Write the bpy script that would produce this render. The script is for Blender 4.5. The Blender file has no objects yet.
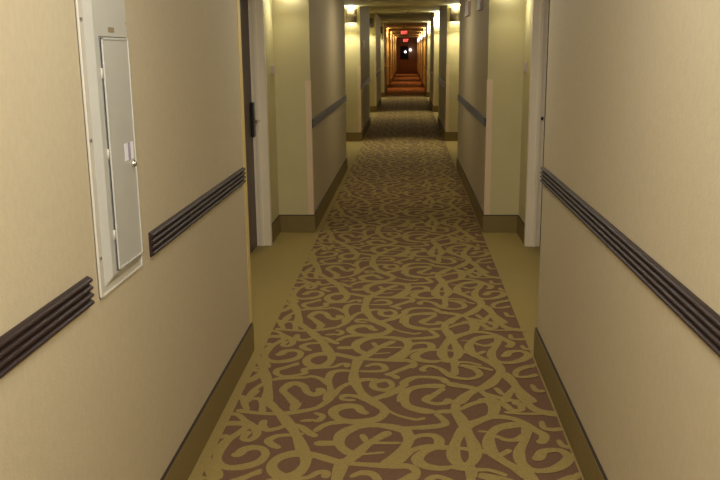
import bpy, bmesh, math, random
from mathutils import Vector, Matrix
random.seed(4)
C = bpy.context.scene.collection
sc = bpy.context.scene
PI = math.pi

# ------------------------------------------------------------------ dimensions (metres)
LW, RW = -0.853, 0.688            # corridor wall planes
LR, RR = -1.168, 0.992            # back walls of the door recesses
F = [-0.2, 7.32, 15.1, 22.5, 30.1, 37.7, 45.2, 52.8, 60.4]      # pillar faces closing each recess
E_ = [-3.3, 4.25, 11.5, 18.9, 26.5, 34.1, 41.6, 49.2, 56.8]     # where each recess begins
E1L = 4.33                         # the nearest left wall runs a little farther
Y0, Y1 = -3.9, 63.0
CL, CH, CSTEP = 2.378, 2.60, 15.1  # low and high ceilings and the step between
BASE_H = 0.162

# ------------------------------------------------------------------ camera
f, vx, vy, roll, H = 825.0, 408.0, 51.3, 0.0027, 1.6
cam_d = Vector(((vx-360)/f, -(vy-240)/f, -1.0)).normalized()
u0 = Vector((math.sin(roll), math.cos(roll), 0))
cam_u = (u0 - cam_d*u0.dot(cam_d)).normalized()
cam_x = cam_d.cross(cam_u)
M3 = Matrix((cam_x, cam_d, cam_u))          # camera axes -> world axes
cd = bpy.data.cameras.new('camera'); cam = bpy.data.objects.new('camera', cd); C.objects.link(cam)
cd.sensor_fit = 'HORIZONTAL'; cd.sensor_width = 36.0; cd.lens = 36.0*f/720.0
cd.clip_start = 0.05; cd.clip_end = 200
cam.matrix_world = Matrix.Translation((0, 0, H)) @ M3.to_4x4()
sc.camera = cam
def on_floor(px, py):
    r = M3 @ Vector(((px-360)/f, -(py-240)/f, -1.0)); t = -H/r.z
    return (r.x*t, r.y*t)

# ------------------------------------------------------------------ materials
def new_mat(name):
    m = bpy.data.materials.new(name); m.use_nodes = True
    n = m.node_tree; b = n.nodes['Principled BSDF']
    return m, n, b
def srgb(r, g, b):
    c = [(v/255/12.92 if v/255 <= .04045 else ((v/255+.055)/1.055)**2.4) for v in (r, g, b)]
    return (*c, 1)
def mat(name, col, rough=.5, metal=0, emit=None, es=0, noise=None, bump=None, spec=.5):
    m, n, b = new_mat(name)
    b.inputs['Base Color'].default_value = col
    b.inputs['Roughness'].default_value = rough; b.inputs['Metallic'].default_value = metal
    b.inputs['Specular IOR Level'].default_value = spec
    if emit: b.inputs['Emission Color'].default_value = emit; b.inputs['Emission Strength'].default_value = es
    tc = n.nodes.new('ShaderNodeTexCoord')
    if noise:                                  # (scale, amount, stretch)
        s, a, st = noise
        mp = n.nodes.new('ShaderNodeMapping'); mp.inputs['Scale'].default_value = st
        nz = n.nodes.new('ShaderNodeTexNoise'); nz.inputs['Scale'].default_value = s; nz.inputs['Detail'].default_value = 4
        rp = n.nodes.new('ShaderNodeValToRGB')
        rp.color_ramp.elements[0].position = .3; rp.color_ramp.elements[1].position = .7
        rp.color_ramp.elements[0].color = tuple(c*(1-a) for c in col[:3])+(1,)
        rp.color_ramp.elements[1].color = tuple(min(1, c*(1+a)) for c in col[:3])+(1,)
        n.links.new(tc.outputs['Object'], mp.inputs['Vector']); n.links.new(mp.outputs[0], nz.inputs['Vector'])
        n.links.new(nz.outputs['Fac'], rp.inputs[0]); n.links.new(rp.outputs[0], b.inputs['Base Color'])
    if bump:                                   # (scale, strength, distance, stretch)
        s, k, d, st = bump
        mp = n.nodes.new('ShaderNodeMapping'); mp.inputs['Scale'].default_value = st
        nz = n.nodes.new('ShaderNodeTexNoise'); nz.inputs['Scale'].default_value = s; nz.inputs['Detail'].default_value = 3
        bp = n.nodes.new('ShaderNodeBump'); bp.inputs['Strength'].default_value = k; bp.inputs['Distance'].default_value = d
        n.links.new(tc.outputs['Object'], mp.inputs['Vector']); n.links.new(mp.outputs[0], nz.inputs['Vector'])
        n.links.new(nz.outputs['Fac'], bp.inputs['Height']); n.links.new(bp.outputs[0], b.inputs['Normal'])
    return m
vinyl = mat('woven_vinyl_wallcovering', srgb(197, 185, 157), .6, noise=(60, .035, (1, 1, .6)), bump=(150, .35, .003, (1, 1, .8)), spec=.3)
paint = mat('olive_wall_paint', srgb(205, 195, 150), .6, noise=(3, .03, (1, 1, 1)), bump=(220, .15, .002, (1, 1, 1)), spec=.3)
ceil_m = mat('ceiling_paint', srgb(190, 180, 140), .8, noise=(2, .04, (1, 1, 1)), bump=(160, .3, .003, (1, 1, 1)), spec=.2)
gold = mat('carpet_olive_gold', srgb(164, 144, 90), .95, noise=(130, .16, (1, 1, 1)), bump=(420, .6, .004, (1, 1, 1)), spec=.1)
brown = mat('carpet_brown', srgb(122, 94, 74), .95, noise=(130, .16, (1, 1, 1)), bump=(420, .6, .004, (1, 1, 1)), spec=.1)
red_c = mat('carpet_rust', srgb(128, 88, 62), .95, noise=(60, .2, (1, 1, 1)), spec=.1)
base_m = mat('carpeted_base', srgb(138, 121, 78), .9, noise=(150, .12, (1, 1, 1)), bump=(420, .5, .003, (1, 1, 1)), spec=.1)
cap_m = mat('base_dark_edge', srgb(52, 38, 30), .6, noise=(20, .1, (1, 1, 1)))
rail_m = mat('dark_brown_vinyl_rail', srgb(50, 37, 35), .42, noise=(12, .08, (1, .2, 1)), bump=(300, .08, .001, (1, 1, 1)), spec=.25)
white_m = mat('cream_enamel', srgb(244, 232, 206), .4, noise=(5, .02, (1, 1, 1)))
leaf_m = mat('dark_door_veneer', srgb(92, 78, 72), .5, noise=(6, .15, (6, 6, .5)))
guard_m = mat('pale_pink_guard', srgb(226, 202, 170), .4, noise=(10, .02, (1, 1, 1)))
panel_m = mat('panel_grey_enamel', srgb(188, 188, 180), .38, noise=(6, .02, (1, 1, 1)), bump=(120, .05, .001, (1, 1, 1)))
panel_tr = mat('panel_cream_trim', srgb(206, 202, 190), .4, noise=(6, .02, (1, 1, 1)))
chrome = mat('polished_chrome', (.8, .8, .8, 1), .15, 1, noise=(40, .03, (1, 1, 1)))
black_m = mat('black_plastic', srgb(22, 20, 20), .35, noise=(30, .1, (1, 1, 1)))
shade_m = mat('pewter_sconce_shell', srgb(120, 112, 108), .45, .3, noise=(8, .06, (1, 1, 1)))
sticker = mat('white_sticker', srgb(240, 238, 245), .5, noise=(20, .02, (1, 1, 1)))
sticker_l = mat('lavender_print', srgb(170, 160, 185), .5, noise=(90, .2, (1, 1, 1)))
beige_pl = mat('faded_tan_label', srgb(150, 135, 100), .5, noise=(60, .15, (1, 1, 1)))
mauve = mat('mauve_plaque', srgb(112, 84, 88), .4, noise=(12, .08, (1, 1, 1)))
mauve_e = mat('pale_plaque_edge', srgb(205, 185, 185), .4, noise=(12, .03, (1, 1, 1)))
def glow(name, col, s): return mat(name, (.9, .9, .85, 1), .4, emit=col, es=s, noise=(5, .01, (1, 1, 1)))
lamp_w = glow('lit_lamp_white', (1, .97, .82, 1), 14)
lamp_c = glow('lit_lamp_cool', (.95, .95, 1, 1), 2.2)
lamp_o = glow('lit_lamp_amber', (1, .62, .3, 1), 3)
lamp_off = mat('unlit_frosted_glass', srgb(150, 145, 130), .3, noise=(5, .02, (1, 1, 1)))
red_e = mat('lit_red_letters', srgb(200, 30, 30), .4, emit=(1, .08, .06, 1), es=3.5, noise=(5, .01, (1, 1, 1)))
glass_d = mat('night_window_glass', srgb(14, 15, 20), .35, noise=(2, .1, (1, 1, 1)))
wood_d = mat('dark_wood_frame', srgb(78, 52, 36), .5, noise=(8, .15, (6, 1, 1)))
end_m = mat('end_wall_brown', srgb(190, 140, 105), .7, noise=(10, .06, (1, 1, 1)))
grey_m = mat('grey_metal', srgb(130, 128, 122), .4, .6, noise=(10, .05, (1, 1, 1)))

# ------------------------------------------------------------------ mesh helpers
def bx(bm, x0, x1, y0, y1, z0, z1, mi=0):
    vs = [bm.verts.new((x, y, z)) for z in (z0, z1) for y in (y0, y1) for x in (x0, x1)]
    for q in ((0,2,3,1), (4,5,7,6), (0,1,5,4), (2,6,7,3), (0,4,6,2), (1,3,7,5)):
        fc = bm.faces.new([vs[i] for i in q]); fc.material_index = mi
def cyl(bm, c, axis, r, h, n=20, r2=None, mi=0):
    """solid of revolution: from c along axis by h"""
    r2 = r if r2 is None else r2
    a = Vector(axis).normalized(); t = a.orthogonal().normalized(); b = a.cross(t); c = Vector(c)
    A = [bm.verts.new(c + (t*math.cos(2*PI*i/n)+b*math.sin(2*PI*i/n))*r) for i in range(n)]
    B = [bm.verts.new(c + a*h + (t*math.cos(2*PI*i/n)+b*math.sin(2*PI*i/n))*r2) for i in range(n)]
    for i in range(n):
        fc = bm.faces.new((A[i], A[(i+1)%n], B[(i+1)%n], B[i])); fc.smooth = True; fc.material_index = mi
    bm.faces.new(A[::-1]).material_index = mi; bm.faces.new(B).material_index = mi
def ball(bm, c, r, mi=0):
    g = bmesh.ops.create_uvsphere(bm, u_segments=16, v_segments=10, radius=r, matrix=Matrix.Translation(c))
    for v in g['verts']:
        for fc in v.link_faces: fc.smooth = True; fc.material_index = mi
def prism(bm, poly, axis, a0, a1, mi=0, smooth=False):
    """poly of 2-D points extruded along axis ('x': (y,z), 'y': (x,z), 'z': (x,y))"""
    def p(u, v, a): return {'x': (a, u, v), 'y': (u, a, v), 'z': (u, v, a)}[axis]
    A = [bm.verts.new(p(u, v, a0)) for u, v in poly]; B = [bm.verts.new(p(u, v, a1)) for u, v in poly]
    n = len(poly)
    for i in range(n):
        fc = bm.faces.new((A[i], A[(i+1)%n], B[(i+1)%n], B[i])); fc.material_index = mi; fc.smooth = smooth
    bm.faces.new(A[::-1]).material_index = mi; bm.faces.new(B).material_index = mi
def obj(name, bm, mats, parent=None, bevel=0, fix=True):
    if fix: bmesh.ops.recalc_face_normals(bm, faces=bm.faces[:])
    me = bpy.data.meshes.new(name); bm.to_mesh(me); bm.free()
    for m in (mats if isinstance(mats, (list, tuple)) else [mats]): me.materials.append(m)
    o = bpy.data.objects.new(name, me); C.objects.link(o)
    if parent: o.parent = parent
    if bevel:
        md = o.modifiers.new('bevel', 'BEVEL'); md.width = bevel; md.segments = 2; md.limit_method = 'ANGLE'
    return o
def struct(o): o['kind'] = 'structure'; return o
def tag(o, label, cat, group=None):
    o['label'] = label; o['category'] = cat
    if group: o['group'] = group
    return o
def thing(name, label, cat, loc=(0,0,0), rz=0, group=None):
    o = bpy.data.objects.new(name, None); C.objects.link(o); o.empty_display_size = .05
    o.location = loc; o.rotation_euler = (0, 0, rz)
    return tag(o, label, cat, group)
def copy_tree(o, parent=None):
    c = o.copy(); C.objects.link(c); c.parent = parent
    for ch in list(o.children): copy_tree(ch, c)
    return c
NB = bmesh.new

# ------------------------------------------------------------------ walls
DOOR_Y0, DOOR_Y1, DOOR_H, POCK = 5.70, 6.775, 2.03, .15
doors_at = {1: 0.0, 2: F[2]-F[1]}            # recess number -> shift along the corridor
def wall_path(side):
    """polyline of the wall plan, with a material number for each span (0 vinyl, 1 paint)"""
    W, R = (LW, LR) if side < 0 else (RW, RR)
    s = -1 if W < 0 else 1
    pts = [(W, Y0)]; ms = []
    for k, (e, fc) in enumerate(zip(E_, F)):
        if k == 1 and side < 0: e = E1L
        r = .042
        # corridor wall ends in a rounded corner
        pts.append((W, e-r)); ms.append(0)
        for i in range(1, 7):
            a = i/6*PI/2
            pts.append((W + s*r*(1-math.cos(a)), e - r + r*math.sin(a))); ms.append(0)
        pts.append((R, e)); ms.append(1)
        if k in doors_at:
            d = doors_at[k]
            for q in ((R, DOOR_Y0+d), (R+s*POCK, DOOR_Y0+d), (R+s*POCK, DOOR_Y1+d), (R, DOOR_Y1+d)):
                pts.append(q); ms.append(1)
        pts.append((R, fc)); ms.append(1)
        pts.append((W, fc)); ms.append(1)
    pts.append((W, Y1)); ms.append(0)
    return pts, ms
for side, nm in ((-1, 'left'), (1, 'right')):
    pts, ms = wall_path(side)
    bm = NB(); lo = [bm.verts.new((x, y, 0)) for x, y in pts]; hi = [bm.verts.new((x, y, CH+.05)) for x, y in pts]
    for i, m_ in enumerate(ms):
        q = (lo[i], lo[i+1], hi[i+1], hi[i])
        fc = bm.faces.new(q if side > 0 else q[::-1]); fc.material_index = m_
        ln = math.hypot(pts[i+1][0]-pts[i][0], pts[i+1][1]-pts[i][1]); fc.smooth = ln < .02
    W, R = (LW, LR) if side < 0 else (RW, RR)
    for k, d in doors_at.items():             # wall above each door
        bx(bm, min(R, R+side*POCK), max(R, R+side*POCK), DOOR_Y0+d, DOOR_Y1+d, DOOR_H, CH+.05, 1)
    struct(obj('wall_'+nm, bm, [vinyl, paint], fix=False))
    # carpeted base: follows the plan, stands out 12 mm, thin dark edge on top
    t = .012; bm = NB()
    def strip(p, q, n):                       # p,q ends; n unit normal into the room
        a = [(p[0], p[1]), (q[0], q[1]), (q[0]+n[0]*t, q[1]+n[1]*t), (p[0]+n[0]*t, p[1]+n[1]*t)]
        prism(bm, a, 'z', .0015, BASE_H-.007, 0)
        t2 = t*.75
        a2 = [(p[0], p[1]), (q[0], q[1]), (q[0]+n[0]*t2, q[1]+n[1]*t2), (p[0]+n[0]*t2, p[1]+n[1]*t2)]
        prism(bm, a2, 'z', BASE_H-.007, BASE_H, 1)
    s = side
    strip((W, Y0), (W, E_[0]-.03), (-s, 0))
    for k in range(len(F)):
        e, fc = E_[k], F[k]
        if k == 1 and side < 0: e = E1L
        nxt = E1L-.04 if k == 0 and side < 0 else E_[k+1] if k+1 < len(E_) else Y1
        strip((W, fc-t), (W, nxt-.03), (-s, 0))
        strip((W, fc), (R, fc), (0, -1))
        if k in doors_at:
            d = doors_at[k]
            strip((R, e), (R, DOOR_Y0+d-.05), (-s, 0)); strip((R, DOOR_Y1+d+.05), (R, fc), (-s, 0))
        else: strip((R, e), (R, fc), (-s, 0))
    struct(obj('baseboard_'+nm, bm, [base_m, cap_m]))
bm = NB(); bx(bm, LW-.4, RW+.4, Y1, Y1+.1, 0, CH+.05); struct(obj('wall_end', bm, end_m))
bm = NB(); bx(bm, LR-.2, RR+.2, Y0-.1, Y0, 0, CH+.05); struct(obj('wall_back', bm, vinyl))
bm = NB()
bx(bm, LR-.3, RR+.3, Y0-.1, CSTEP, CL, CL+.35); bx(bm, LR-.3, RR+.3, CSTEP, Y1+.1, CH, CH+.12)
struct(obj('ceiling', bm, ceil_m))

# ------------------------------------------------------------------ carpet: the ribbon pattern is part of the floor mesh
CR = {'A': (180, 390, 5.333), 'B': (315, 390, 5.333), 'C': (450, 390, 5.333),
      'D': (195, 330, 6.545), 'E': (295, 330, 6.545), 'F': (395, 330, 6.545), 'G': (480, 330, 6.545)}
S = '''
.030 A 300 108 430 125 560 125 700 104 B 30 85 75 50 E 235 400 220 330 240 282 300 266 372 270
.042 D 380 165 430 212 455 275 478 380 470 470 A 480 75 530 122 580 182 620 240 650 310 672 380 632 442 560 466 503 440 492 398 540 358 620 340 680 346 720 362
.036 E 148 382 172 402 130 425 82 408 60 372 20 352 -20 352 D 610 364 576 396 610 432 655 478 A 622 72 600 112
.030 A 205 130 300 130 352 168 402 206 408 242 372 268 338 262 352 236 378 222
.034 A 185 197 260 180 330 180 362 192 310 232 250 272 207 330 202 380 250 414 340 410 420 385 456 345 440 316 390 308 340 320 310 345 275 345
.028 A 160 232 200 250 262 244
.022 A 125 312 198 294
.028 A 452 160 440 190 465 214 520 206 580 186 640 196 690 230 730 250
.028 A 532 312 490 292 472 270 520 246 600 240 662 234
.024 A 300 480 360 460 436 440
.045 A 95 350 150 386 184 430 192 482
.024 A 40 470 90 465 150 475
.028 D 340 478 380 402 452 348
.028 D 330 232 400 266 440 262
.034 D 250 352 340 338 402 308 440 272
.028 D 245 420 340 450 430 458 A 440 125
.028 A 265 40 300 45 362 40 420 2
.030 A 345 45 345 75 360 110
.026 D 682 215 600 245 540 262 536 290 600 305 716 286 E 60 260 130 250 250 244 300 226 342 226 334 246
.028 D 508 332 560 318 716 312 E 110 305 180 326 225 362
.042 E 210 470 236 402
.030 E 238 442 310 372 402 340 462 326 560 330
.042 E 430 175 410 208 385 290 395 350 440 420 490 460 B 350 90 372 120 320 160 200 172 120 152 98 116 150 90 220 90 250 116 282 130
.026 E 418 272 560 271 592 251 560 231 500 230 470 241
.030 E 674 322 642 300 585 291
.026 E 590 292 660 278 F 0 275 70 250 116 226
.028 E 522 332 510 370 560 396 632 376 622 342 580 331 530 345
.032 E 300 446 340 430 420 440 482 460 560 440 640 402 712 366 F 60 345 120 315 200 310 300 320 342 352
.024 B 216 56 148 52 150 30 220 35 290 45
.038 B 108 484 160 395 220 345 290 285 402 224
.034 B -40 335 100 380 170 391 280 401 400 406 500 410 541 440 524 484
.026 B 188 468 250 441 310 450 332 484
.024 B -2 442 60 440 52 472
.042 B 512 232 440 206 330 190 220 200 142 240 130 290 168 330 222 346
.044 B 480 220 502 260 472 320 420 372 356 402
.036 B -5 287 100 285 146 270
.032 B -4 224 60 186 150 171 222 170
.018 B 372 100 420 128 470 146 540 160 588 150
.024 B 290 45 370 40 430 15 476 -8
.030 B 320 -4 400 8 440 12
.042 B 640 120 560 110 492 86 470 42 F 50 474 60 420 110 386 200 371 332 370
.034 B 640 120 720 116 C 20 118
.032 F 322 384 250 430 200 460 B 620 32 586 55 640 76 700 70 712 48
.032 B 642 125 692 170 680 190 600 201 500 206 436 210
.032 B 498 270 560 246 630 246 662 270 650 300 580 306 510 330 438 392
.038 B 724 310 640 311 570 340 546 375 580 405 660 421 726 414
.022 B 250 238 280 280 340 285 462 285
.018 B 248 346 372 335
.026 B -5 124 40 140 22 164 -6 166
.026 A 640 168 720 162
.042 C 200 62 236 90 220 140 150 170 90 196 40 260 18 330 30 380 80 411 130 370 131 310 100 240 60 160 28 110 42 60 F 420 476 470 430 540 391
.026 C 48 110 120 76 200 61 282 70
.026 C -10 320 60 315 200 335 252 352
.032 C 98 202 180 156 250 145 330 155 400 180 460 220 502 246 490 281 468 270
.042 C 412 186 330 190 250 210 208 260 220 330 280 380 350 420 410 460 446 486
.026 C 238 245 300 270 360 266 402 238
.036 C 412 190 402 260 370 330 380 390 440 430 530 431 602 402 632 360 582 325 500 330 472 365 438 366
.022 C 322 320 290 341 258 351
.032 C 150 -4 220 50 290 82 332 110 380 108 372 80 330 70
.032 C 345 -6 310 30 286 66
.042 C 366 -6 400 60 460 110 550 130 600 130
.024 C 288 120 400 130 540 126
.026 C 488 168 500 205 550 215 604 210
.026 C 578 268 600 300 656 312
.034 C -6 411 60 420 110 421 112 482
.024 C 118 430 200 430 260 445 304 462
.028 C 148 462 200 470 262 484
.022 C 655 484 692 446
.018 C 148 224 202 226
.044 F 340 352 400 366 470 376 540 390 602 370 662 320 692 270 652 222 600 200
.030 F 202 276 180 260 220 240 290 256 340 290 380 311 470 325 540 310 552 285 510 255 430 235
.032 F 378 206 392 260 388 302
.024 F 428 230 550 246 642 270
.026 F 568 410 640 460 702 480
.024 F 540 462 620 455
.042 G 150 280 200 330 250 390 300 440 356 480
.028 G 342 235 260 260 232 286 250 310 320 310 376 294
.032 G 240 370 182 430 160 480
.026 G 338 360 370 402 424 400
.026 G 0 410 100 440 200 465 262 470
.022 G 98 380 152 432
'''
def catmull(P, n=6):
    out = []
    for i in range(len(P)-1):
        p0 = P[max(i-1, 0)]; p1 = P[i]; p2 = P[i+1]; p3 = P[min(i+2, len(P)-1)]
        for k in range(n):
            t = k/n
            out.append(tuple(.5*((2*b) + (-a+c)*t + (2*a-5*b+4*c-d)*t*t + (-a+3*b-3*c+d)*t**3) for a, b, c, d in zip(p0, p1, p2, p3)))
    out.append(P[-1]); return out
strokes = []
for line in S.strip().split('\n'):
    tk = line.split(); w = float(tk[0]); P = []; i = 1
    while i < len(tk):
        if tk[i] in CR: ox, oy, k = CR[tk[i]]; i += 1
        P.append(on_floor(ox+float(tk[i])/k, oy+float(tk[i+1])/k)); i += 2
    P = [p for j, p in enumerate(P) if j == 0 or math.hypot(p[0]-P[j-1][0], p[1]-P[j-1][1]) > .006]
    Q = catmull(P)
    L = [0]
    for a, b in zip(Q, Q[1:]): L.append(L[-1]+math.hypot(b[0]-a[0], b[1]-a[1]))
    tot = L[-1]; rib = []
    for j, p in enumerate(Q):
        a = Q[max(j-1, 0)]; b = Q[min(j+1, len(Q)-1)]
        dx, dy = b[0]-a[0], b[1]-a[1]; d = math.hypot(dx, dy) or 1
        e = min(L[j], tot-L[j])/(w*1.1)
        ww = w*1.2*(.35+.65*math.sqrt(max(0, 1-(1-min(1, e))**2))) * (1+.16*math.sin(L[j]*23+w*900))
        rib.append(((p[0]-dy/d*ww/2, p[1]+dx/d*ww/2), (p[0]+dy/d*ww/2, p[1]-dx/d*ww/2)))
    strokes.append(rib)
PER = 1.145; RUST_Y = 31.6
BXL, BXR = -.795, .668
bm = NB()
bx(bm, LR-.3, RR+.3, Y0-.1, RUST_Y, -.1, 0, 0); bx(bm, LR-.3, RR+.3, RUST_Y, Y1+.1, -.1, 0, 2)
v = [bm.verts.new((x, y, .0008)) for x, y in ((BXL, Y0), (BXR, Y0), (BXR, RUST_Y), (BXL, RUST_Y))]
bm.faces.new(v).material_index = 1
for k in range(-5, 25):
    n = 0
    for j, rib in enumerate(strokes):
        if k > 8: rib = rib[::2]+([rib[-1]] if len(rib) % 2 == 0 else [])
        prev = None
        for i_, (a, b) in enumerate(rib):
            z = .0011 + 3.3e-5*j + 4.3e-6*i_
            y = min(a[1], b[1]) + k*PER
            if y < Y0 or max(a[1], b[1])+k*PER > RUST_Y: prev = None; continue
            cur = (bm.verts.new((a[0], a[1]+k*PER, z)), bm.verts.new((b[0], b[1]+k*PER, z)))
            if prev:
                for q in ((prev[0], prev[1], cur[1]), (prev[0], cur[1], cur[0])):
                    bm.faces.new(q)
            prev = cur
for fc in bm.faces:
    if abs(fc.normal.z) < .5: fc.normal_update()
for fc in bm.faces:
    fc.normal_update()
    if fc.normal.z < -.5 and all(v.co.z > -.05 for v in fc.verts): fc.normal_flip()
struct(obj('floor', bm, [gold, brown, red_c], fix=False))

# ------------------------------------------------------------------ doors in their recesses
dn = 0
for k, d in doors_at.items():
    for side in (-1, 1):
        dn += 1; s = side
        R = LR if s < 0 else RR
        root = bpy.data.objects.new('door_%d' % dn, None); C.objects.link(root); root.location = (R, (DOOR_Y0+DOOR_Y1)/2+d, 0); struct(root)
        hw = (DOOR_Y1-DOOR_Y0)/2
        bm = NB()   # frame: flat casing on the wall and deep jamb linings
        def fx(a, b): return (min(s*a, s*b), max(s*a, s*b))
        for sg in (-1, 1):
            y0, y1 = sorted((sg*hw, sg*(hw+.05)));  x0, x1 = fx(-.014, 0); bx(bm, x0, x1, y0, y1, 0.002, DOOR_H+.05)
            y0, y1 = sorted((sg*hw, sg*(hw-.012))); x0, x1 = fx(-.014, POCK); bx(bm, x0, x1, y0, y1, 0.002, DOOR_H)
            y0, y1 = sorted((sg*(hw-.012), sg*(hw-.024))); x0, x1 = fx(.045, .075); bx(bm, x0, x1, y0, y1, 0.002, DOOR_H-.012)
        x0, x1 = fx(-.014, 0); bx(bm, x0, x1, -hw, hw, DOOR_H, DOOR_H+.05)
        x0, x1 = fx(-.014, POCK); bx(bm, x0, x1, -hw+.012, hw-.012, DOOR_H-.012, DOOR_H)
        obj('door_frame', bm, white_m, root, .002)
        bm = NB(); x0, x1 = fx(.105, .145); bx(bm, x0, x1, -hw+.014, hw-.014, .008, DOOR_H-.014)
        leaf = obj('door_leaf', bm, leaf_m, root, .002)
        ls = 1 if s < 0 else -1            # lock edge: far edge on the left doors, near edge on the right doors
        def yy2(a, b): return tuple(sorted((ls*a, ls*b)))
        bm = NB(); x0, x1 = fx(.078, .104); y0, y1 = yy2(hw-.105, hw-.04); bx(bm, x0, x1, y0, y1, .93, 1.21)
        obj('card_lock', bm, black_m, leaf, .006)
        bm = NB(); cyl(bm, (s*.08, ls*(hw-.07), 1.06), (-s, 0, 0), .022, .012); cyl(bm, (s*.07, ls*(hw-.07), 1.06), (-s, 0, 0), .010, .03)
        cyl(bm, (s*.045, ls*(hw-.058), 1.06), (0, -ls, -.02), .010, .12, r2=.008); ball(bm, (s*.045, ls*(hw-.175), 1.058), .0085)
        obj('door_handle', bm, chrome, leaf)
        bm = NB(); x0, x1 = fx(.078, .095); bx(bm, x0, x1, hw-.028, hw-.0115, 1.05, 1.075)
        obj('strike_plate', bm, black_m, root)

# ------------------------------------------------------------------ ribbed wall rails
ordw = ['', 'first', 'second', 'third', 'fourth', 'fifth', 'sixth', 'seventh', 'eighth']
def rail(side, y0, y1, label):
    W = LW if side < 0 else RW; n = -side
    z0, z1 = .943, 1.025; hh = (z1-z0)/4; poly = []
    poly.append((W, z0)); poly.append((W+n*.005, z0))
    for i in range(4):
        for j in range(7):
            a = j/6*PI
            poly.append((W+n*(.006+.011*math.sin(a)**.8), z0+i*hh+hh*(.06+.88*j/6)))
    poly.append((W+n*.005, z1)); poly.append((W, z1))
    if n < 0: poly = poly[::-1]
    bm = NB(); prism(bm, poly, 'y', y0, y1)
    return tag(obj('wall_rail', bm, rail_m), label, 'handrail', 'ribbed brown bumper rails along the corridor walls')
rail(-1, -.15, 2.075, 'dark brown ribbed rail at the bottom left, ending short of the metal panel')
rail(-1, 2.612, 4.20, 'short dark brown ribbed rail between the metal panel and first left recess')
rail(1, -.15, 4.205, 'long dark brown ribbed rail on the nearest right wall')
for k in range(1, 6):
    for side, sn in ((-1, 'left'), (1, 'right')):
        rail(side, F[k]+.012, E_[k+1]-.06, 'ribbed rail on the %s wall just past the %s recess' % (sn, ordw[k]))

# golden edge trim wrapping the end of the nearest left wall
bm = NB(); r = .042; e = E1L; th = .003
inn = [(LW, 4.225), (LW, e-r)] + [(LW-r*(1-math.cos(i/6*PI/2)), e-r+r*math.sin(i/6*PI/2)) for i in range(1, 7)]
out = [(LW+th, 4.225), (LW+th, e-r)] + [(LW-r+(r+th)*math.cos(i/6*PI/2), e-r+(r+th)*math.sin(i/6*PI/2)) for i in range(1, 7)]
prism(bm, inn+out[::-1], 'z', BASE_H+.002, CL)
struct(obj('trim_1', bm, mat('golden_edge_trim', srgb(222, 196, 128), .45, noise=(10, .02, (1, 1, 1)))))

# ------------------------------------------------------------------ pale corner guards
for k in range(1, 5):
    for side, sn in ((-1, 'left'), (1, 'right')):
        W = LW if side < 0 else RW; y = F[k]; n = -side; tk = .004; wg = .048
        poly = [(W-n*wg, y-tk), (W+n*tk, y-tk), (W+n*tk, y+wg), (W, y+wg), (W, y), (W-n*wg, y)]
        bm = NB(); prism(bm, poly, 'z', BASE_H+.001, 1.357)
        tag(obj('corner_guard', bm, guard_m, bevel=.0015), 'pale corner guard on the %s pillar that closes the %s recess' % (sn, ordw[k]), 'corner guard', 'pale guards on the pillar corners')

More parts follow.
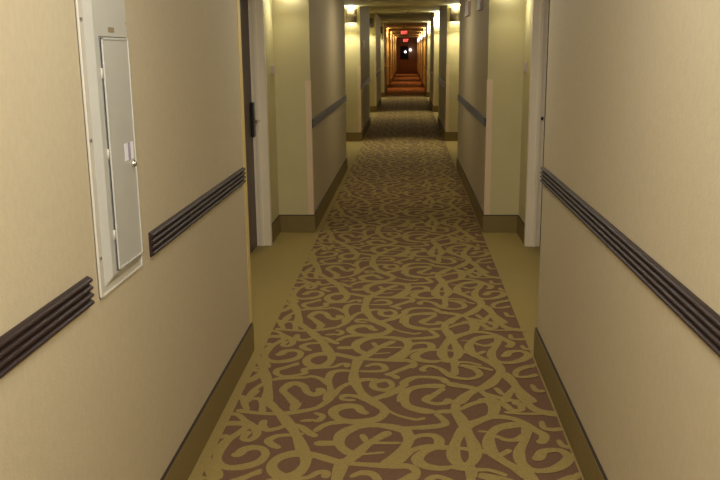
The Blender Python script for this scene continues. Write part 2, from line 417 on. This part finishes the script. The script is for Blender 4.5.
# ------------------------------------------------------------------ sconces
def area(name, loc, rot, sx, sy, power, col, spread=PI):
    l = bpy.data.lights.new(name, 'AREA'); l.shape = 'RECTANGLE'; l.size = sx; l.size_y = sy; l.energy = power; l.color = col; l.spread = spread
    o = bpy.data.objects.new(name, l); C.objects.link(o); o.location = loc; o.rotation_euler = rot; return o
def sconce(k, side, sn):
    W, R = (LW, LR) if side < 0 else (RW, RR)
    x = (W+R)/2 + (.0 if side < 0 else -.005 if F[k] < CSTEP+1 else -.065); y = F[k]; far = y > CSTEP+1
    z = 2.10 if not far else 2.22
    hgt = .24; r = .105; warm = k >= 5
    bright = far and (side > 0)
    off = far and side < 0 and not warm
    col = (1, .95, .72) if not warm else (1, .5, .16)
    if k == 0: lab = 'grey half round up and down sconce on the %s pillar behind' % sn
    elif warm: lab = 'small amber sconce on the %s pillar of the %s recess, far down the corridor' % (sn, ordw[k])
    elif bright: lab = 'bright white half round sconce on the %s pillar of the %s recess' % (sn, ordw[k])
    else: lab = 'grey half round sconce on the %s pillar of the %s recess' % (sn, ordw[k])
    t = thing('wall_sconce', lab, 'wall lamp', (x, y, z), 0, 'half round sconces on the pillar faces')
    n = 16; bm = NB()
    # curved shell, open above and below, a little wider at the top
    def ring(zz, rr, w): return [(w*math.cos(PI*i/n)*rr, -(.004+math.sin(PI*i/n)*rr*.95), zz) for i in range(n+1)]
    o0 = [bm.verts.new(p) for p in ring(0, r*.96, 1)]; o1 = [bm.verts.new(p) for p in ring(hgt, r, 1)]
    i0 = [bm.verts.new(p) for p in ring(0, r*.90, 1)]; i1 = [bm.verts.new(p) for p in ring(hgt, r*.94, 1)]
    for i in range(n):
        for q in ((o0[i], o0[i+1], o1[i+1], o1[i]), (i0[i+1], i0[i], i1[i], i1[i+1]), (o0[i+1], o0[i], i0[i], i0[i+1]), (o1[i], o1[i+1], i1[i+1], i1[i])):
            fc = bm.faces.new(q); fc.smooth = True
    obj('shell', bm, (lamp_c if bright else lamp_o if warm else shade_m), t)
    bm = NB(); bx(bm, -r*.8, r*.8, -.012, 0, .03, hgt-.03); obj('back_plate', bm, grey_m, t, .002)
    for zz, dn_ in ((.012, True), (hgt-.03, False)):
        poly = [(math.cos(PI*i/n)*r*.86, -(.014+math.sin(PI*i/n)*r*.78)) for i in range(n+1)]
        bm = NB(); prism(bm, poly, 'z', zz, zz+.012)
        obj('diffuser', bm, lamp_off if off else lamp_o if warm else lamp_w, t)
    if k > 8: return
    pw = POW_W if warm else POW
    if k == 1: pw *= .3
    dk = 2.4 if k in (3, 4) else 1.9 if k == 2 else 1
    area('sconce_downlight', (x, y-.13, z-.012), (-.55, 0, 0), .14, .08, pw*(.8 if off else 1)*dk, col, 2.35)
    if not off: area('sconce_uplight', (x, y-.10, z+hgt+.005), (PI+.4, 0, 0), .14, .08, pw*(1.2 if far else 2.5), col, 2.6)
POW, POW_W = 5.0, 12.0
for k in range(0, 9):
    for side, sn in ((-1, 'left'), (1, 'right')): sconce(k, side, sn)

# ------------------------------------------------------------------ electrical panel on the left wall
px0, px1, pz0, pz1 = 2.150, 2.515, .938, 2.02      # along the wall, height
t = thing('electrical_panel', 'tall grey metal electrical panel with hinged door set in the left wall', 'electrical panel', (LW-.003, (px0+px1)/2, pz0))
oy = (px0+px1)/2
bm = NB(); a, b = px0-oy, px1-oy; hz = pz1-pz0
bx(bm, 0, .007, a, b, 0, hz)
for (y0, y1, z0, z1) in ((a, a+.007, 0, hz), (b-.007, b, 0, hz), (a, b, 0, .007), (a, b, hz-.007, hz)): bx(bm, 0, .011, y0, y1, z0, z1)
obj('flange', bm, panel_tr, t, .002)
bm = NB()  # raised box with bevelled sides
q0 = [(2.187-oy, .022), (2.494-oy, .022), (2.494-oy, hz-.03), (2.187-oy, hz-.03)]; dep = .023
q1 = [(2.214-oy, .047), (2.474-oy, .047), (2.474-oy, hz-.06), (2.214-oy, hz-.06)]
A = [bm.verts.new((.007, y, z)) for y, z in q0]; B = [bm.verts.new((dep, y, z)) for y, z in q1]
for i in range(4): bm.faces.new((A[i], A[(i+1) % 4], B[(i+1) % 4], B[i]))
bm.faces.new(B); bm.faces.new(A[::-1]); obj('cover', bm, panel_m, t, .002)
dz0, dz1 = .056, 1.645-pz0; dy0, dy1 = 2.249-oy, 2.464-oy
bm = NB(); bx(bm, dep-.001, dep+.006, dy0, dy1, dz0, dz1)
for (y0, y1, z0, z1) in ((dy0, dy0+.006, dz0, dz1), (dy1-.006, dy1, dz0, dz1), (dy0, dy1, dz0, dz0+.006), (dy0, dy1, dz1-.006, dz1)): bx(bm, dep, dep+.009, y0, y1, z0, z1)
door = obj('panel_door', bm, panel_m, t, .0015)
bm = NB(); bx(bm, dep-.001, dep+.001, dy0-.004, dy1+.002, dz1, dz1+.004); bx(bm, dep-.001, dep+.001, dy0-.003, dy0, dz0, dz1); obj('door_gap', bm, black_m if False else grey_m, t)
for zz in (1.55, 1.33, 1.10):
    bm = NB(); cyl(bm, (dep+.001, dy0-.003, zz-pz0-.014), (0, 0, 1), .0035, .028, 10); obj('hinge', bm, panel_tr, door)
bm = NB(); cyl(bm, (dep+.005, 2.430-oy, 1.279-pz0), (1, 0, 0), .011, .008); cyl(bm, (dep+.012, 2.430-oy, 1.279-pz0), (1, 0, 0), .008, .006, r2=.006); lk = obj('door_lock', bm, chrome, door)
lk['label'] = 'round chrome lock'
bm = NB(); bx(bm, dep+.006, dep+.0068, 2.368-oy, 2.446-oy, 1.294-pz0, 1.345-pz0, 0)
bx(bm, dep+.0068, dep+.0072, 2.396-oy, 2.418-oy, 1.294-pz0, 1.345-pz0, 1)
lb = obj('sticker', bm, [sticker, sticker_l], door); lb['label'] = 'white paper sticker'
bm = NB(); bx(bm, dep, dep+.0012, 2.322-oy, 2.370-oy, 1.660-pz0, 1.674-pz0); nl = obj('name_plate', bm, beige_pl, t); nl['label'] = 'small tan plate above the door'
for yy, zz in ((a+.020, 1.69), (a+.020, 1.375), (a+.020, 1.05), (b-.005, 1.69), (b-.005, 1.40), (b-.005, 1.02)):
    bm = NB(); cyl(bm, (.007, yy, zz-pz0), (1, 0, 0), .0045, .004, 10); obj('screw', bm, grey_m, t)

# ------------------------------------------------------------------ small things on the walls
def plate(name, x, y, z, side, wy, hz_, th, m_front, m_edge, label, cat, group=None):
    n = -side
    tt = thing(name, label, cat, (x, y, z), 0, group)
    bm = NB(); x0, x1 = sorted((0, n*th)); bx(bm, x0, x1, -wy/2, wy/2, 0, hz_); obj('backing', bm, m_edge, tt, .002)
    bm = NB(); x0, x1 = sorted((n*th, n*(th+.004))); bx(bm, x0, x1, -wy/2+.006, wy/2-.006, .006, hz_-.006); obj('face', bm, m_front, tt, .001)
plate('wall_plaque', RW, 9.78, 1.985, 1, .62, .15, .022, mauve, mauve_e, 'mauve wall plaque high on the right wall, the farther of two', 'plaque')
plate('wall_plaque', RW, 8.14, 1.972, 1, .34, .19, .022, mauve, mauve_e, 'mauve wall plaque high on the right wall, the nearer of two', 'plaque')
plate('room_sign', LR, 7.19, 1.42, -1, .13, .075, .012, mauve_e, mauve_e, 'small pale sign beside the door frame in the first left recess', 'sign')
plate('room_sign', RR, 7.16, 1.42, 1, .13, .08, .012, mauve_e, mauve_e, 'small pale sign beside the door frame in the first right recess', 'sign')
plate('room_sign', LW, 16.05, 1.66, -1, .36, .15, .02, mauve_e, mauve_e, 'small pale sign on the left wall past the second recess', 'sign')

# ceiling sprinkler
t = thing('ceiling_sprinkler', 'small pale sprinkler head on the corridor ceiling', 'sprinkler', (-.02, 21.0, CH))
bm = NB(); cyl(bm, (0, 0, 0), (0, 0, -1), .06, .012); obj('escutcheon', bm, white_m, t)
bm = NB(); cyl(bm, (0, 0, -.012), (0, 0, -1), .014, .05); cyl(bm, (0, 0, -.06), (0, 0, -1), .035, .006); obj('head', bm, chrome, t)

# exit signs
def exit_sign(x, y, z, w, h, ztop, label):
    t = thing('exit_sign', label, 'exit sign', (x, y, z))
    bm = NB(); bx(bm, -w/2, w/2, -.03, .03, 0, h); obj('housing', bm, wood_d, t, .004)
    cu = bpy.data.curves.new('letters', 'FONT'); cu.body = 'EXIT'; cu.size = h*1.0; cu.align_x = 'CENTER'; cu.extrude = .004; cu.offset = .004
    tmp = bpy.data.objects.new('letters_tmp', cu); C.objects.link(tmp); bpy.context.view_layer.update()
    me = bpy.data.meshes.new_from_object(tmp.evaluated_get(bpy.context.evaluated_depsgraph_get())); bpy.data.objects.remove(tmp)
    xs = [v.co.x for v in me.vertices]; ys = [v.co.y for v in me.vertices]
    sx = w*.88/(max(xs)-min(xs)); sy = h*.72/(max(ys)-min(ys))
    me.transform(Matrix.Diagonal((sx, sy, 1, 1)))
    ys = [v.co.y for v in me.vertices]; xs = [v.co.x for v in me.vertices]
    me.transform(Matrix.Translation((-(max(xs)+min(xs))/2, -(max(ys)+min(ys))/2, 0)))
    me.materials.clear(); me.materials.append(red_e); me.name = 'letters'
    o = bpy.data.objects.new('letters', me); C.objects.link(o); o.parent = t; o.location = (0, -.034, h/2); o.rotation_euler = (PI/2, 0, 0)
    o['label'] = 'glowing red letters'
    bm = NB(); cyl(bm, (0, 0, h), (0, 0, 1), .01, ztop-z-h, 10); cyl(bm, (0, 0, ztop-z), (0, 0, -1), .05, .012, 16); obj('stem', bm, grey_m, t)
exit_sign(-.15, 32.0, 2.215, .25, .15, CH, 'red exit sign hanging from the corridor ceiling, nearer and higher in view')
exit_sign(-.14, 54.0, 2.17, .36, .22, CH, 'red exit sign hanging near the far end, lower in view')

# window and lamps at the far end
root = bpy.data.objects.new('window_1', None); C.objects.link(root); root.location = (-.27, Y1, 1.05); struct(root)
bm = NB(); bx(bm, -.27, .27, -.03, -.002, 0, .9); obj('pane', bm, glass_d, root)
bm = NB()
for q in ((-.31, -.27, 0, .9), (.27, .31, 0, .9), (-.31, .31, -.04, 0), (-.31, .31, .9, .94)): bx(bm, q[0], q[1], -.05, -.002, q[2], q[3])
obj('window_frame', bm, wood_d, root)
def globe(x, z, r, label):
    t = thing('globe_lamp', label, 'wall lamp', (x, Y1-.045, z))
    bm = NB(); ball(bm, (0, -.10, 0), r); obj('globe', bm, lamp_c, t)
    bm = NB(); cyl(bm, (0, .05, 0), (0, -1, 0), .02, .11, 12); cyl(bm, (0, .05, 0), (0, -1, 0), .06, .02, 16); obj('bracket', bm, grey_m, t)
globe(.17, 1.70, .10, 'small white globe lamp on the end wall, right of the dark window')
globe(-.20, 1.56, .09, 'small white globe lamp in front of the dark end window')

# ------------------------------------------------------------------ fill lamps added out of view on the ceiling to brighten walls and recesses
for yy, pwr, lab in ((5.0, 12, 'added square fill lamp, out of view over the first door recess'), (9.6, 8, 'added square fill lamp, out of view between the first and second recess'), (-.9, 11, 'added square fill lamp, out of view behind the camera'), (1.9, 9, 'added square fill lamp, out of view over the electrical panel')):
    t = thing('ceiling_fill_lamp', lab, 'added fill lamp', (-.08, yy, CL))
    bm = NB(); bx(bm, -.36, .36, -.36, .36, -.03, 0); obj('lamp_base', bm, grey_m, t, .004)
    bm = NB(); bx(bm, -.33, .33, -.33, .33, -.07, -.03); obj('lamp_shade', bm, lamp_off, t, .01)
    area('ceiling_fill_light', (-.08, yy, CL-.08), (0, 0, 0), .62, .62, pwr*1.15, (1, .95, .85) if yy < 5.5 else (1, .86, .58))

# the photographer's flash, just above the lens
area('camera_flash', (.0, -.12, 1.78), (PI/2, 0, -.04), .22, .16, 36, (1, .95, .88))

# dim night sky outside, never seen
w = bpy.data.worlds.new('world'); sc.world = w; w.use_nodes = True
w.node_tree.nodes['Background'].inputs[0].default_value = (.05, .045, .035, 1); w.node_tree.nodes['Background'].inputs[1].default_value = .2
sc.view_settings.view_transform = 'Standard'; sc.view_settings.look = 'None'; sc.view_settings.exposure = 0
sc.cycles.max_bounces = 10; sc.cycles.diffuse_bounces = 6
